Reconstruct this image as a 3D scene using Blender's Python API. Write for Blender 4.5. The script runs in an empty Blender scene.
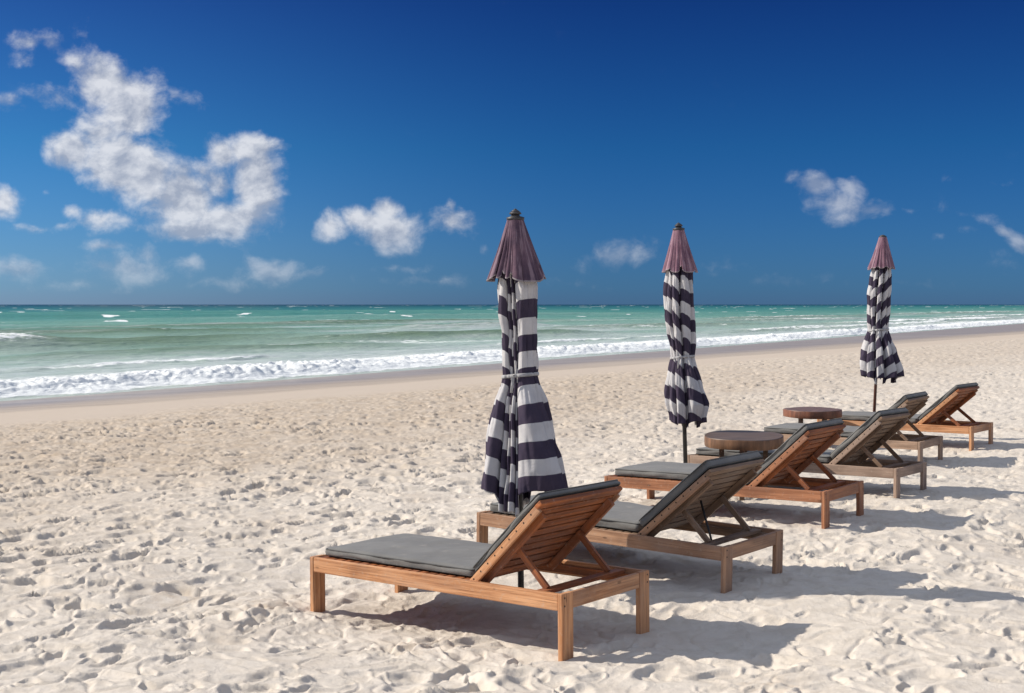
import bpy, bmesh, math, random
import numpy as np
from mathutils import Vector, Matrix
PI = math.pi
scene = bpy.context.scene
COL = scene.collection
random.seed(7)

# ------------------------------------------------------------------ helpers
def tag(o, label=None, cat=None, group=None, kind=None):
    if label: o['label'] = label
    if cat: o['category'] = cat
    if group: o['group'] = group
    if kind: o['kind'] = kind
    return o

def empty(name, loc, rot=(0, 0, 0)):
    o = bpy.data.objects.new(name, None)
    o.location = loc; o.rotation_euler = rot; o.empty_display_size = .2
    COL.objects.link(o)
    return o

class MB:
    """collects boxes, tubes and lofts into one mesh with UVs in metres (u runs along the grain)"""
    def __init__(s):
        s.bm = bmesh.new(); s.uv = s.bm.loops.layers.uv.new('UVMap')
    def box(s, o, ax, ay, az, bev=.004, peg=False):
        """o = corner; ax, ay, az = edge vectors; ax is the grain direction"""
        o, ax, ay, az = map(Vector, (o, ax, ay, az))
        t = bmesh.new()
        vs = [t.verts.new(o + ax*i + ay*j + az*k) for i in (0, 1) for j in (0, 1) for k in (0, 1)]
        for q in ((0, 1, 3, 2), (4, 6, 7, 5), (0, 4, 5, 1), (2, 3, 7, 6), (0, 2, 6, 4), (1, 5, 7, 3)):
            t.faces.new([vs[i] for i in q])
        bmesh.ops.recalc_face_normals(t, faces=t.faces[:])
        if bev: bmesh.ops.bevel(t, geom=t.edges[:], offset=bev, segments=2, profile=.6, affect='EDGES')
        gx, gy, gz = ax.normalized(), ay.normalized(), az.normalized()
        ru, rv = random.uniform(0, 40), random.uniform(0, 40)
        if peg: ru = rv = 0.
        m = {}
        for v in t.verts:
            m[v] = s.bm.verts.new(v.co)
        for f in t.faces:
            nf = s.bm.faces.new([m[v] for v in f.verts]); nf.smooth = False
            for l in nf.loops:
                d = l.vert.co - o
                l[s.uv].uv = (d.dot(gx) + ru, d.dot(gy) + d.dot(gz) + rv)
        t.free()
        return s
    def tube(s, p0, p1, r0, r1=None, n=12):
        p0, p1 = Vector(p0), Vector(p1); r1 = r0 if r1 is None else r1
        d = (p1 - p0).normalized(); a = d.orthogonal().normalized(); b = d.cross(a)
        A = [s.bm.verts.new(p0 + (a*math.cos(2*PI*i/n) + b*math.sin(2*PI*i/n))*r0) for i in range(n)]
        B = [s.bm.verts.new(p1 + (a*math.cos(2*PI*i/n) + b*math.sin(2*PI*i/n))*r1) for i in range(n)]
        L = (p1 - p0).length
        for i in range(n):
            f = s.bm.faces.new((A[i], A[(i+1) % n], B[(i+1) % n], B[i])); f.smooth = True
            for l, uv in zip(f.loops, ((0, i), (0, i+1), (L, i+1), (L, i))): l[s.uv].uv = (uv[0], uv[1]*.01)
        s.bm.faces.new(A[::-1]); s.bm.faces.new(B)
        return s
    def loop(s, pts, rad, rad2=None, n=8, closed=True):
        """one tube through all the points; rad2 flattens it vertically"""
        rings = []; N = len(pts); rad2 = rad2 or rad
        for i in range(N):
            a = pts[(i-1) % N] if closed or i else pts[0]; b = pts[(i+1) % N] if closed or i < N-1 else pts[-1]
            d = (b-a).normalized(); up = Vector((0, 0, 1)) if abs(d.z) < .9 else Vector((0, 1, 0))
            sx = d.cross(up).normalized(); uu = sx.cross(d)
            rings.append([s.bm.verts.new(pts[i] + sx*math.cos(2*PI*k/n)*rad + uu*math.sin(2*PI*k/n)*rad2) for k in range(n)])
        for i in range(N if closed else N-1):
            A, B = rings[i], rings[(i+1) % N]
            for k in range(n):
                f = s.bm.faces.new((A[k], A[(k+1) % n], B[(k+1) % n], B[k])); f.smooth = True
        if not closed: s.bm.faces.new(rings[0][::-1]); s.bm.faces.new(rings[-1])
        return s
    def build(s, name, mat, parent=None):
        me = bpy.data.meshes.new(name)
        bmesh.ops.recalc_face_normals(s.bm, faces=s.bm.faces[:])
        s.bm.to_mesh(me); s.bm.free()
        o = bpy.data.objects.new(name, me); COL.objects.link(o)
        me.materials.append(mat)
        if parent: o.parent = parent
        return o

# vectorised gradient noise
_P = np.random.RandomState(3).permutation(4096)
_G = np.random.RandomState(5).uniform(0, 2*PI, 4096)
def _h(ix, iy, seed): return _P[(_P[(ix + seed*131) & 4095] + iy) & 4095]
def noise(x, y, seed=0):
    ix = np.floor(x).astype(np.int64); iy = np.floor(y).astype(np.int64)
    fx = x - ix; fy = y - iy
    u = fx*fx*fx*(fx*(fx*6-15)+10); v = fy*fy*fy*(fy*(fy*6-15)+10)
    def g(dx, dy):
        a = _G[_h(ix+dx, iy+dy, seed)]
        return np.cos(a)*(fx-dx) + np.sin(a)*(fy-dy)
    return ((g(0, 0)*(1-u)+g(1, 0)*u)*(1-v) + (g(0, 1)*(1-u)+g(1, 1)*u)*v)*1.5
def fbm(x, y, seed=0, o=4, r=.5):
    s = 0; a = 1; t = 0
    for i in range(o):
        s = s + a*noise(x*2**i + i*17.3, y*2**i - i*9.1, seed+i); t += a; a *= r
    return s/t
def sst(a, b, x):
    t = np.clip((x-a)/(b-a), 0, 1); return t*t*(3-2*t)

def dents(x, y, cell, seed, L, W, depth, rim, ang, spread, prob=.8):
    """one worn footprint-like hollow per jittered cell, deeper at one end, with a pushed-up rim"""
    ix = np.floor(x/cell).astype(np.int64); iy = np.floor(y/cell).astype(np.int64)
    out = np.zeros_like(x)
    R = np.random.RandomState(seed); T = R.uniform(0, 1, (4096, 7))
    for dx in (-1, 0, 1):
        for dy in (-1, 0, 1):
            r = T[_h(ix+dx, iy+dy, seed)]
            cx = (ix+dx+r[..., 0])*cell; cy = (iy+dy+r[..., 1])*cell
            a = ang + (r[..., 2]-.5)*2*spread
            c, s = np.cos(a), np.sin(a)
            l = L*(.7+.6*r[..., 3]); w = W*(.7+.7*r[..., 4])
            px = (x-cx); py = (y-cy)
            u = (px*c+py*s)/l; v = (-px*s+py*c)/w
            v = v*(1+.35*u)
            d = np.sqrt(u*u+v*v)
            k = (r[..., 5] < prob)*(.4+.8*r[..., 6])
            out += k*(-depth*(1+.5*u*np.clip(1.2-d, 0, 1))/(1+np.exp((d-1)*11)) + rim*np.exp(-((d-1.22)/.22)**2)*(1+.6*v))
    return out

# ------------------------------------------------------------------ node helpers
class NT:
    def __init__(s, tree): s.t = tree; s.n = tree.nodes; s.l = tree.links
    def __call__(s, kind, ins=None, **kw):
        nd = s.n.new(kind)
        for k, v in kw.items(): setattr(nd, k, v)
        for k, v in (ins or {}).items():
            sock = nd.inputs[k]
            if isinstance(v, bpy.types.NodeSocket): s.l.new(v, sock)
            else: sock.default_value = v
        return nd
    def m(s, op, a, b=None, c=None, clamp=False):
        d = {0: a}
        if b is not None: d[1] = b
        if c is not None: d[2] = c
        return s('ShaderNodeMath', d, operation=op, use_clamp=clamp).outputs[0]
    def mix(s, f, a, b, blend='MIX'):
        nd = s('ShaderNodeMix', data_type='RGBA', blend_type=blend)
        for i, v in ((0, f), (6, a), (7, b)):
            if isinstance(v, bpy.types.NodeSocket): s.l.new(v, nd.inputs[i])
            else: nd.inputs[i].default_value = v if i == 0 else (*v, 1)[:4]
        return nd.outputs[2]
    def ramp(s, f, pts, interp='LINEAR'):
        nd = s('ShaderNodeValToRGB', {0: f}); cr = nd.color_ramp; cr.interpolation = interp
        while len(cr.elements) < len(pts): cr.elements.new(.5)
        for e, (p, c) in zip(cr.elements, pts):
            e.position = p; e.color = (*c, 1)[:4] if not isinstance(c, (int, float)) else (c, c, c, 1)
        return nd.outputs[0]
    def noise(s, vec, scale, detail=4, rough=.5, **kw):
        return s('ShaderNodeTexNoise', {'Vector': vec, 'Scale': scale, 'Detail': detail, 'Roughness': rough}, **kw).outputs[0]
    def mr(s, v, a, b, c=0., d=1., smooth=True):
        nd = s('ShaderNodeMapRange', {0: v, 1: a, 2: b, 3: c, 4: d}, interpolation_type='SMOOTHSTEP' if smooth else 'LINEAR')
        return nd.outputs[0]

def newmat(name):
    m = bpy.data.materials.new(name); m.use_nodes = True
    nt = NT(m.node_tree); b = m.node_tree.nodes['Principled BSDF']
    return m, nt, b
def setin(nt, b, **kw):
    for k, v in kw.items():
        k = k.replace('_', ' ')
        if isinstance(v, bpy.types.NodeSocket): nt.l.new(v, b.inputs[k])
        else: b.inputs[k].default_value = v if not (isinstance(v, tuple) and len(v) == 3) else (*v, 1)

def wood(name, light, dark, stain, rough=.6, knots=.5, pegs=0.):
    m, nt, b = newmat(name)
    uv = nt('ShaderNodeUVMap').outputs[0]
    mp = nt('ShaderNodeMapping', {0: uv, 'Scale': (1.6, 42, 1)}).outputs[0]
    g = nt.noise(mp, 1, 6, .6, )
    mp2 = nt('ShaderNodeMapping', {0: uv, 'Scale': (3, 150, 1)}).outputs[0]
    f = nt.noise(mp2, 1, 4, .6)
    big = nt.noise(nt('ShaderNodeMapping', {0: uv, 'Scale': (2.2, 7, 1)}).outputs[0], 1, 3)
    c = nt.mix(nt.mr(g, .34, .66), dark, light)
    c = nt.mix(nt.m('MULTIPLY', nt.mr(f, .50, .66), .7), c, stain)
    c = nt.mix(nt.m('MULTIPLY', nt.mr(big, .46, .66), .62), c, stain)
    bl = nt.noise(nt('ShaderNodeMapping', {0: uv, 'Scale': (1.3, 3, 1), 'Location': (9, 4, 0)}).outputs[0], 1, 5, .7)
    c = nt.mix(nt.m('MULTIPLY', nt.mr(bl, .48, .68), .48), c, tuple(.5*v+.09 for v in light))
    vo = nt('ShaderNodeTexVoronoi', {'Vector': nt('ShaderNodeMapping', {0: uv, 'Scale': (5, 13, 1)}).outputs[0], 'Scale': 1.0})
    k = nt.mr(vo.outputs['Distance'], .06, .12, 1, 0)
    c = nt.mix(nt.m('MULTIPLY', k, knots), c, (.035, .016, .008))
    if pegs:      # dark screw plugs along the outside of the board
        x_ = nt('ShaderNodeSeparateXYZ', {0: uv})
        fu = nt.m('MULTIPLY', nt.m('SUBTRACT', nt.m('FRACT', nt.m('DIVIDE', nt.m('SUBTRACT', x_.outputs[0], .02), pegs)), .5), pegs)
        for vv in (.026, .046):
            dv = nt.m('SUBTRACT', x_.outputs[1], vv)
            rr = nt.m('SQRT', nt.m('ADD', nt.m('MULTIPLY', fu, fu), nt.m('MULTIPLY', dv, dv)))
            c = nt.mix(nt.mr(rr, .0045, .006, 1, 0), c, (.02, .012, .008))
    # dusting of pale sand caught in the grain
    geo = nt('ShaderNodeTexCoord').outputs['Object']
    d = nt.m('MULTIPLY', nt.mr(nt.noise(geo, 38, 6, .65), .55, .72), .28)
    c = nt.mix(d, c, (.5, .42, .34))
    h = nt.m('ADD', nt.m('MULTIPLY', g, .6), nt.m('MULTIPLY', f, .5))
    bp = nt('ShaderNodeBump', {'Height': h, 'Strength': .5, 'Distance': .003}).outputs[0]
    setin(nt, b, Base_Color=c, Roughness=nt.mr(g, .2, .8, rough-.1, rough+.15), Normal=bp)
    b.inputs['Specular IOR Level'].default_value = .35
    return m

WC = {
 'orange': ((.68, .355, .175), (.42, .18, .075), (.21, .085, .035), .6),
 'tan':    ((.50, .285, .165), (.32, .17, .095), (.18, .092, .052), .6),
 'red':    ((.47, .205, .10), (.29, .118, .055), (.16, .062, .03), .6),
 'grey':   ((.44, .31, .23), (.30, .205, .15), (.17, .115, .085), .75),
 'grey2':  ((.45, .30, .205), (.30, .195, .13), (.17, .11, .075), .75),
 'inner':  ((.42, .135, .042), (.19, .06, .022), (.10, .032, .013), .6),  # inner woods: teak colour darkened to paint in the shade of under parts
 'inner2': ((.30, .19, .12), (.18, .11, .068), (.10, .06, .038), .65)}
WOODS = {k: wood('teak_'+k, *v) for k, v in WC.items()}
PEGGED = {k: wood('teak_pegged_'+k, *v, pegs=.0657) for k, v in WC.items()}

def fabric(name, col, col2):
    m, nt, b = newmat(name)
    oc = nt('ShaderNodeTexCoord').outputs['Object']
    n = nt.noise(oc, 3, 5, .6)
    n2 = nt.noise(oc, 260, 2, .5)
    c = nt.mix(nt.mr(n, .35, .68), col, col2)
    c = nt.mix(nt.m('MULTIPLY', n2, .35), c, tuple(v*.55 for v in col))
    dust = nt.mr(nt.noise(oc, 9, 7, .7), .56, .75)
    c = nt.mix(nt.m('MULTIPLY', dust, .3), c, (.42, .37, .31))
    h = nt.m('ADD', nt.m('MULTIPLY', n2, .15), nt.noise(oc, 7, 4, .55))
    bp = nt('ShaderNodeBump', {'Height': h, 'Strength': .35, 'Distance': .03}).outputs[0]
    setin(nt, b, Base_Color=c, Roughness=.9, Normal=bp)
    b.inputs['Specular IOR Level'].default_value = .2
    b.inputs['Sheen Weight'].default_value = .15
    return m
CUSH = fabric('cushion_fabric', (.155, .15, .142), (.205, .197, .182))
CUSH_SHADE = fabric('cushion_underside_shade', (.012, .012, .013), (.02, .02, .02))  # near-black underside puts the shade of the slat gaps into the colour
PIPE = fabric('cushion_piping_fabric', (.075, .075, .072), (.11, .107, .10))

def plain(name, col, rough=.5, metal=0.):
    m, nt, b = newmat(name)
    n = nt.noise(nt('ShaderNodeTexCoord').outputs['Object'], 30, 5, .6)
    c = nt.mix(nt.mr(n, .4, .7), col, tuple(v*.6+.03 for v in col))
    setin(nt, b, Base_Color=c, Roughness=rough, Metallic=metal)
    return m
DARKM = plain('dark_metal', (.022, .022, .024), .45, .3)
SCREW = plain('screw_plug', (.02, .014, .01), .7)
POLEW = plain('pole_wood', (.13, .045, .028), .5)
FIN = plain('finial_plastic', (.035, .032, .035), .5)

def striped(name, fade):
    m, nt, b = newmat(name)
    uv = nt('ShaderNodeSeparateXYZ', {0: nt('ShaderNodeUVMap').outputs[0]})
    oc = nt('ShaderNodeTexCoord').outputs['Object']
    wob = nt.m('MULTIPLY', nt.m('SUBTRACT', nt.noise(oc, 3, 2), .5), .05)
    ph = nt.m('FRACT', nt.m('ADD', uv.outputs[1], wob))
    edge = nt.m('MULTIPLY', nt.mr(ph, .488, .508), nt.mr(ph, .985, 1.0, 1, 0))
    n = nt.noise(oc, 5, 5, .6)
    weave = nt.noise(oc, 320, 2)
    navy = nt.mix(nt.mr(n, .3, .7), (.045, .036, .066), (.08, .06, .095))
    white = nt.mix(nt.mr(n, .35, .7), (.74, .72, .71), (.62, .60, .60))
    c = nt.mix(edge, navy, white)
    c = nt.mix(nt.m('MULTIPLY', weave, .18), c, (.1, .09, .1))
    bp = nt('ShaderNodeBump', {'Height': nt.m('ADD', nt.noise(oc, 14, 4, .55), nt.m('MULTIPLY', weave, .08)), 'Strength': .4, 'Distance': .02}).outputs[0]
    setin(nt, b, Base_Color=c, Roughness=.85, Normal=bp)
    b.inputs['Specular IOR Level'].default_value = .15
    tr = nt('ShaderNodeBsdfTranslucent', {'Color': c})
    mx = nt('ShaderNodeMixShader', {0: .22, 1: b.outputs[0], 2: tr.outputs[0]})
    nt.l.new(mx.outputs[0], nt.n['Material Output'].inputs[0])
    return m
def hoodmat(name, a, bcol):
    m, nt, b = newmat(name)
    oc = nt('ShaderNodeTexCoord').outputs['Object']
    uv = nt('ShaderNodeSeparateXYZ', {0: nt('ShaderNodeUVMap').outputs[0]})
    n = nt.noise(oc, 6, 5, .6)
    c = nt.mix(nt.mr(n, .3, .7), a, bcol)
    sk = nt.noise(nt('ShaderNodeCombineXYZ', {0: nt.m('MULTIPLY', uv.outputs[0], 21.), 1: nt.m('MULTIPLY', uv.outputs[1], 1.1), 2: 0.}).outputs[0], 1., 4, .6)
    c = nt.mix(nt.m('MULTIPLY', nt.mr(sk, .50, .60), .85), c, tuple(min(1, v*1.2+.09) for v in bcol))
    # the faded white stripe comes back at the very hem of the hood
    c = nt.mix(nt.m('MULTIPLY', nt.mr(uv.outputs[1], .975, .98), .6), c, (.5, .47, .47))
    c = nt.mix(nt.m('MULTIPLY', nt.noise(oc, 300, 2), .15), c, (.08, .06, .07))
    bp = nt('ShaderNodeBump', {'Height': nt.noise(oc, 14, 4), 'Strength': .35, 'Distance': .02}).outputs[0]
    setin(nt, b, Base_Color=c, Roughness=.85, Normal=bp)
    b.inputs['Specular IOR Level'].default_value = .15
    tr = nt('ShaderNodeBsdfTranslucent', {'Color': c})
    mx = nt('ShaderNodeMixShader', {0: .2, 1: b.outputs[0], 2: tr.outputs[0]})
    nt.l.new(mx.outputs[0], nt.n['Material Output'].inputs[0])
    return m
STRIPE = striped('striped_canvas', 0)
HOODA = hoodmat('faded_plum_canvas', (.085, .055, .085), (.20, .12, .155))
HOODB = hoodmat('faded_rose_canvas', (.22, .115, .16), (.32, .185, .225))
STRAP = plain('strap_webbing', (.42, .41, .41), .9)

# ------------------------------------------------------------------ layout (metres; the viewer stands at the origin)
F_PX, CAM_H = 1323.6, 1.7
G = [1.8743, 0.7797, 0.2974, 0.6183, 0.6039]          # length, width, frame height, hinge, backrest length
LG = [  # x, y, rot, z0, backrest angle, tilt u, tilt v, dW, leg extra, dL, d hinge, d backrest
 [0.2481, 6.4515, 0.6653, -0.0205, 0.7739, -0.0134, -0.0057, 0.0206, 0.041, -0.084, -0.0127, -0.0057],
 [1.2446, 7.7026, 0.652, -0.0164, 0.731, 0.0146, -0.0003, -0.0139, -0.0314, -0.0051, -0.0001, 0.0171],
 [2.2898, 9.6379, 0.6203, 0.0342, 0.7347, -0.0144, -0.0046, 0.0047, -0.0307, 0.0139, 0.0008, 0.0085],
 [3.2106, 11.0066, 0.6229, 0.0327, 0.7473, -0.0074, -0.0188, -0.0126, -0.0554, 0.1, -0.0135, -0.0171],
 [4.255, 13.7519, 0.6084, -0.0298, 0.7442, -0.0017, 0.0029, 0.0001, -0.0325, -0.0297, 0.0014, -0.0019],
 [5.2048, 14.9546, 0.6518, 0.0188, 0.7169, -0.0056, -0.0044, 0.0011, -0.0405, 0.0, 0.0241, -0.0009]]
UMB = [(.054, 7.92), (1.561, 11.8), (4.55, 16.64)]
TAB = [(2.0, 11.4), (3.56, 15.64)]

SD = (-.83, .557)          # towards the sea
TD = (.557, .83)           # along the shore
def l2w(q, u, v):
    c, s = math.cos(q[2]), math.sin(q[2])
    return q[0]-u*c+v*s, q[1]+u*s+v*c

legs_xy = []
ctrl = []
for q in LG:
    L, W = G[0]+q[9], G[1]+q[7]
    for u in (0.02, L-.02):
        for v in (.05, W-.05):
            x, y = l2w(q, u, v); zg = q[3]-q[8]+u*q[5]+v*q[6]
            legs_xy.append((x, y)); ctrl.append((x, y, zg))
ctrl = np.array(ctrl)

def shoreline(x, y):
    t = np.clip(x*TD[0]+y*TD[1], 0, 400)
    return 29.4+.07*t

def ground_base(x, y):
    s = x*SD[0]+y*SD[1]
    z = np.interp(s, [-80, -10, 12, 16, 21.5], [.7, .0, 0, -.05, -.30])
    fl = shoreline(x, y)
    z = np.where(s > 21.5, -.30-.50*np.clip((s-21.5)/(fl-.9-21.5), 0, 6), z)
    # gentle rise and fall under the loungers
    w = np.full_like(x, .35); a = np.zeros_like(x)
    near = (x > -5) & (x < 9) & (y > 3) & (y < 21)
    if near.any():
        xn, yn = x[near], y[near]; wn = np.full_like(xn, .08); an = np.zeros_like(xn)
        for cx, cy, cz in ctrl:
            k = np.exp(-((xn-cx)**2+(yn-cy)**2)/(2*.45**2)); wn += k; an += k*cz*1.03
        z[near] += an/wn
    return z

TRAILS = [(-3.6, 6.3, .45, 16, 1.), (-1.6, 4.7, .75, 9, 1.1), (1.2, 4.9, .35, 12, 1.), (.1, 5.6, 2.75, 8, 1.), (4.2, 6.2, 2.3, 14, 1.), (-5.5, 8.2, .95, 26, .9), (2.0, 5.2, 1.15, 12, 1.), (5.4, 9.0, 2.6, 10, .9), (-2.2, 8.8, .9, 18, .9), (-6.5, 11, .5, 22, .8), (.6, 4.6, 2.0, 7, 1.), (1.3, 6.6, .0, 8, 1.), (3.2, 7.6, .9, 9, 1.), (-.2, 10.2, .8, 20, .9)]
def ground(x, y, detail=True):
    z = ground_base(x, y)
    if not detail: return z
    s = x*SD[0]+y*SD[1]
    edge = 17.4 + .9*noise(x*.25, y*.25, 40)
    dry = 1 - sst(edge-1.6, edge+1.2, s)
    ang = math.atan2(TD[1], TD[0])
    wx = x + .09*noise(x*2.3, y*2.3, 11) + .03*noise(x*7, y*7, 12); wy = y + .09*noise(x*2.3+9, y*2.3, 13) + .03*noise(x*7, y*7+5, 14)
    amp = .75+.6*noise(x*.45, y*.45, 19)
    b = .030*fbm(wx*.9, wy*.9, 20, 3)
    mid = 1+.55*sst(4, 10, s)
    b += amp*mid*dents(wx, wy, .40, 21, .15, .066, .023, .009, ang-.35, .75, .9)
    b += amp*mid*dents(wx+3.1, wy+1.7, .27, 22, .105, .048, .017, .007, ang-.2, 1.4, .85)
    b += mid*dents(wx+7.7, wy-2.3, .17, 23, .055, .03, .008, .004, 0, PI, .6)
    b += .010*fbm(wx*2.6, wy*2.6, 31, 2)
    r = np.abs(noise(wx*4.1+3, wy*4.1, 33)); b -= .012*np.exp(-(r/.07)**2)*sst(-.3, .2, noise(x*1.1, y*1.1, 37))
    r = 1-np.abs(noise(wx*6.4+3, wy*6.4, 38)); b += .0035*(r**3-.4)
    fine = fbm(wx*13, wy*13, 35, 3, .6)
    b += .0032*fine*(1+2.0*sst(.1, .5, noise(x*1.3, y*1.3, 36)))
    # trails of footprints
    if x.size > 1000:
        R = np.random.RandomState(12)
        for (tx, ty, ta, cnt, fresh) in TRAILS:
            px, py, a = tx, ty, ta
            for k in range(cnt):
                a += R.uniform(-.10, .10); side = 1 if k % 2 else -1
                px += .62*math.cos(a)*R.uniform(.85, 1.1); py += .62*math.sin(a)*R.uniform(.85, 1.1)
                fx = px - side*.10*math.sin(a); fy = py + side*.10*math.cos(a); fa = a + side*.15
                m = (np.abs(x-fx) < .32) & (np.abs(y-fy) < .32)
                if not m.any(): continue
                dx = wx[m]-fx; dy = wy[m]-fy
                u = dx*math.cos(fa)+dy*math.sin(fa); v = -dx*math.sin(fa)+dy*math.cos(fa)
                d = np.minimum(np.hypot((u-.045)/.085, v/.050), np.hypot((u+.085)/.050, v/.036))
                d = np.minimum(d, np.hypot(u/.12, (v+side*.012)/.034))
                dep = fresh*R.uniform(.7, 1.2)
                b[m] = b[m]*(1-.75*np.clip(1.15-d, 0, 1)) - .020*dep/(1+np.exp((d-1)*10)) + .010*dep*np.exp(-((d-1.3)/.25)**2)*(1+.8*np.sign(-u)*np.abs(u)/.12)
    # crumbly dug-up mound at the foot of the nearest lounger, and clods before it
    for mx, my, mr, ma in ((-1.43, 7.55, .26, .06), (-1.15, 7.35, .2, .025), (-.42, 6.55, .16, .022), (-1.78, 7.0, .3, .015), (.02, 6.28, .2, .02)):
        k = np.exp(-((x-mx)**2+(y-my)**2)/(2*mr*mr))
        b += k*(ma*.9 + .020*fbm(wx*9, wy*9, 51, 4, .55))
    near = np.zeros_like(x)
    for cx, cy, cz in ctrl: near = np.maximum(near, np.exp(-((x-cx)**2+(y-cy)**2)/(2*.10**2)))
    heap = .008*np.exp(-((near-.45)/.3)**2)*(near > .02)
    z = z + .98*b*dry*(1-.6*near) + heap*dry*(.6+.8*noise(x*3, y*3, 52))
    # low soft scarps on the smooth strip
    z = z + (1-dry)*(.012*fbm(x*.5, y*.5, 60, 3) + .002*fbm(x*4, y*4, 61, 2))*(1-sst(20, 26, s))
    return z

def grid_mesh(name, X, Y, Z, mat, attrs=None):
    nr, nc = X.shape
    me = bpy.data.meshes.new(name)
    co = np.stack([X, Y, Z], -1).reshape(-1, 3).astype(np.float32)
    idx = np.arange(nr*nc).reshape(nr, nc)
    q = np.stack([idx[:-1, :-1], idx[:-1, 1:], idx[1:, 1:], idx[1:, :-1]], -1).reshape(-1, 4).astype(np.int32)
    me.vertices.add(len(co)); me.vertices.foreach_set('co', co.ravel())
    me.loops.add(q.size); me.loops.foreach_set('vertex_index', q.ravel())
    me.polygons.add(len(q)); me.polygons.foreach_set('loop_start', np.arange(0, q.size, 4, dtype=np.int32))
    me.polygons.foreach_set('loop_total', np.full(len(q), 4, dtype=np.int32))
    me.polygons.foreach_set('use_smooth', np.ones(len(q), dtype=bool))
    me.update(); me.validate()
    for k, v in (attrs or {}).items():
        a = me.attributes.new(k, 'FLOAT', 'POINT'); a.data.foreach_set('value', v.ravel().astype(np.float32))
    me.materials.append(mat)
    o = bpy.data.objects.new(name, me); COL.objects.link(o)
    return o

# ------------------------------------------------------------------ beach
def sand_mat():
    m, nt, b = newmat('sand')
    oc = nt('ShaderNodeTexCoord').outputs['Object']
    wet = nt('ShaderNodeAttribute', attribute_name='wet').outputs['Fac']
    damp = nt('ShaderNodeAttribute', attribute_name='damp').outputs['Fac']
    n1 = nt.noise(oc, .8, 5, .6); n2 = nt.noise(oc, 9, 5, .65); n3 = nt.noise(oc, 170, 3, .7)
    c = nt.mix(nt.mr(n2, .35, .7), (.65, .585, .505), (.57, .505, .425))
    c = nt.mix(nt.m('MULTIPLY', nt.mr(n1, .5, .75), .5), c, (.50, .42, .34))
    c = nt.mix(nt.m('MULTIPLY', nt.mr(n3, .6, .8), .35), c, (.30, .23, .17))
    dn = nt.m('MULTIPLY', damp, nt.mr(nt.noise(oc, 2.6, 6, .7), .25, .75, .45, 1.))
    c = nt.mix(dn, c, (.43, .34, .25))
    # flecks of broken weed and shell
    vo = nt('ShaderNodeTexVoronoi', {'Vector': oc, 'Scale': 9.0}).outputs['Distance']
    fl = nt.m('MULTIPLY', nt.mr(vo, .035, .06, 1, 0), nt.mr(nt.noise(oc, 1.7, 3), .55, .65))
    c = nt.mix(nt.m('MULTIPLY', fl, .6), c, (.10, .065, .04))
    # the smooth band rinsed by the last high tide and the glossy wet strip under it
    sm = nt('ShaderNodeAttribute', attribute_name='smoothband').outputs['Fac']
    c = nt.mix(sm, c, (.51, .43, .35))
    st = nt.noise(nt('ShaderNodeMapping', {0: oc, 'Rotation': (0, 0, -.98), 'Scale': (.08, .9, 1)}).outputs[0], 1.2, 5, .6)
    cw = nt.mix(nt.mr(st, .35, .7), (.31, .25, .19), (.42, .35, .28))
    c = nt.mix(wet, c, cw)
    h = nt.m('ADD', nt.m('MULTIPLY', nt.noise(oc, 34, 5, .7), .6), nt.m('MULTIPLY', n3, .12))
    hs = nt.m('MULTIPLY', h, nt.m('SUBTRACT', 1., nt.m('MAXIMUM', nt.m('MULTIPLY', sm, .85), wet)))
    bp = nt('ShaderNodeBump', {'Height': hs, 'Strength': .8, 'Distance': .014}).outputs[0]
    setin(nt, b, Base_Color=c, Normal=bp, Roughness=nt.mr(wet, 0, 1, .95, .30, False))
    nt.l.new(nt.mr(wet, 0, 1, .08, .26, False), b.inputs['Specular IOR Level'])
    return m

def build_beach():
    rows = [-60, -40, -25, -15, -8, -4, -1, 1, 2.5, 3.5, 4.2]
    y = 4.6
    while y < 75:
        rows.append(y); y += .0115*max(y/5.8, .9)**1.55
    while y < 260: rows.append(y); y *= 1.03
    rows = np.array(rows)
    a = np.concatenate([-np.geomspace(12, .46, 40), np.linspace(-.45, .45, 780), np.geomspace(.46, 12, 40)])
    Y, A = np.meshgrid(rows, a, indexing='ij')
    X = A*np.sqrt(Y*Y+9*(Y < 0)+1.0)
    s = X*SD[0]+Y*SD[1]
    Z = ground(X.ravel(), Y.ravel()).reshape(X.shape)
    nz = noise(X*.3, Y*.3, 70)
    t = X*TD[0]+Y*TD[1]
    edge = 20.9+1.1*noise(t*.06, s*0+3, 71)+.45*np.abs(noise(t*.16, s*0, 74))+.25*noise(t*.3, s*.3, 72)
    wet = .55*sst(edge-.5, edge+.5, s)+.45*sst(edge+.5, edge+6, s)
    sm = sst(16.2, 18.4, s+.8*nz)*(1-wet)
    damp = sst(5.5, 12.5, s+1.2*nz+.6*noise(X*1.1, Y*1.1, 73))*(1-.35*sst(1.0, 9, X))*.9
    for mx, my, mr in ((-.50, 6.75, .13), (-.36, 6.85, .08), (-2.0, 7.9, .2), (-1.43, 7.6, .18), (1.2, 6.0, .12)):
        damp = np.maximum(damp, .8*np.exp(-((X-mx)**2+(Y-my)**2)/(2*mr*mr))*(.5+.9*noise(X*14, Y*14, 75)).clip(0, 1))
    o = grid_mesh('beach_sand', X, Y, Z, sand_mat(), dict(wet=wet, smoothband=sm, damp=damp))
    tag(o, kind='structure')
build_beach()

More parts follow.
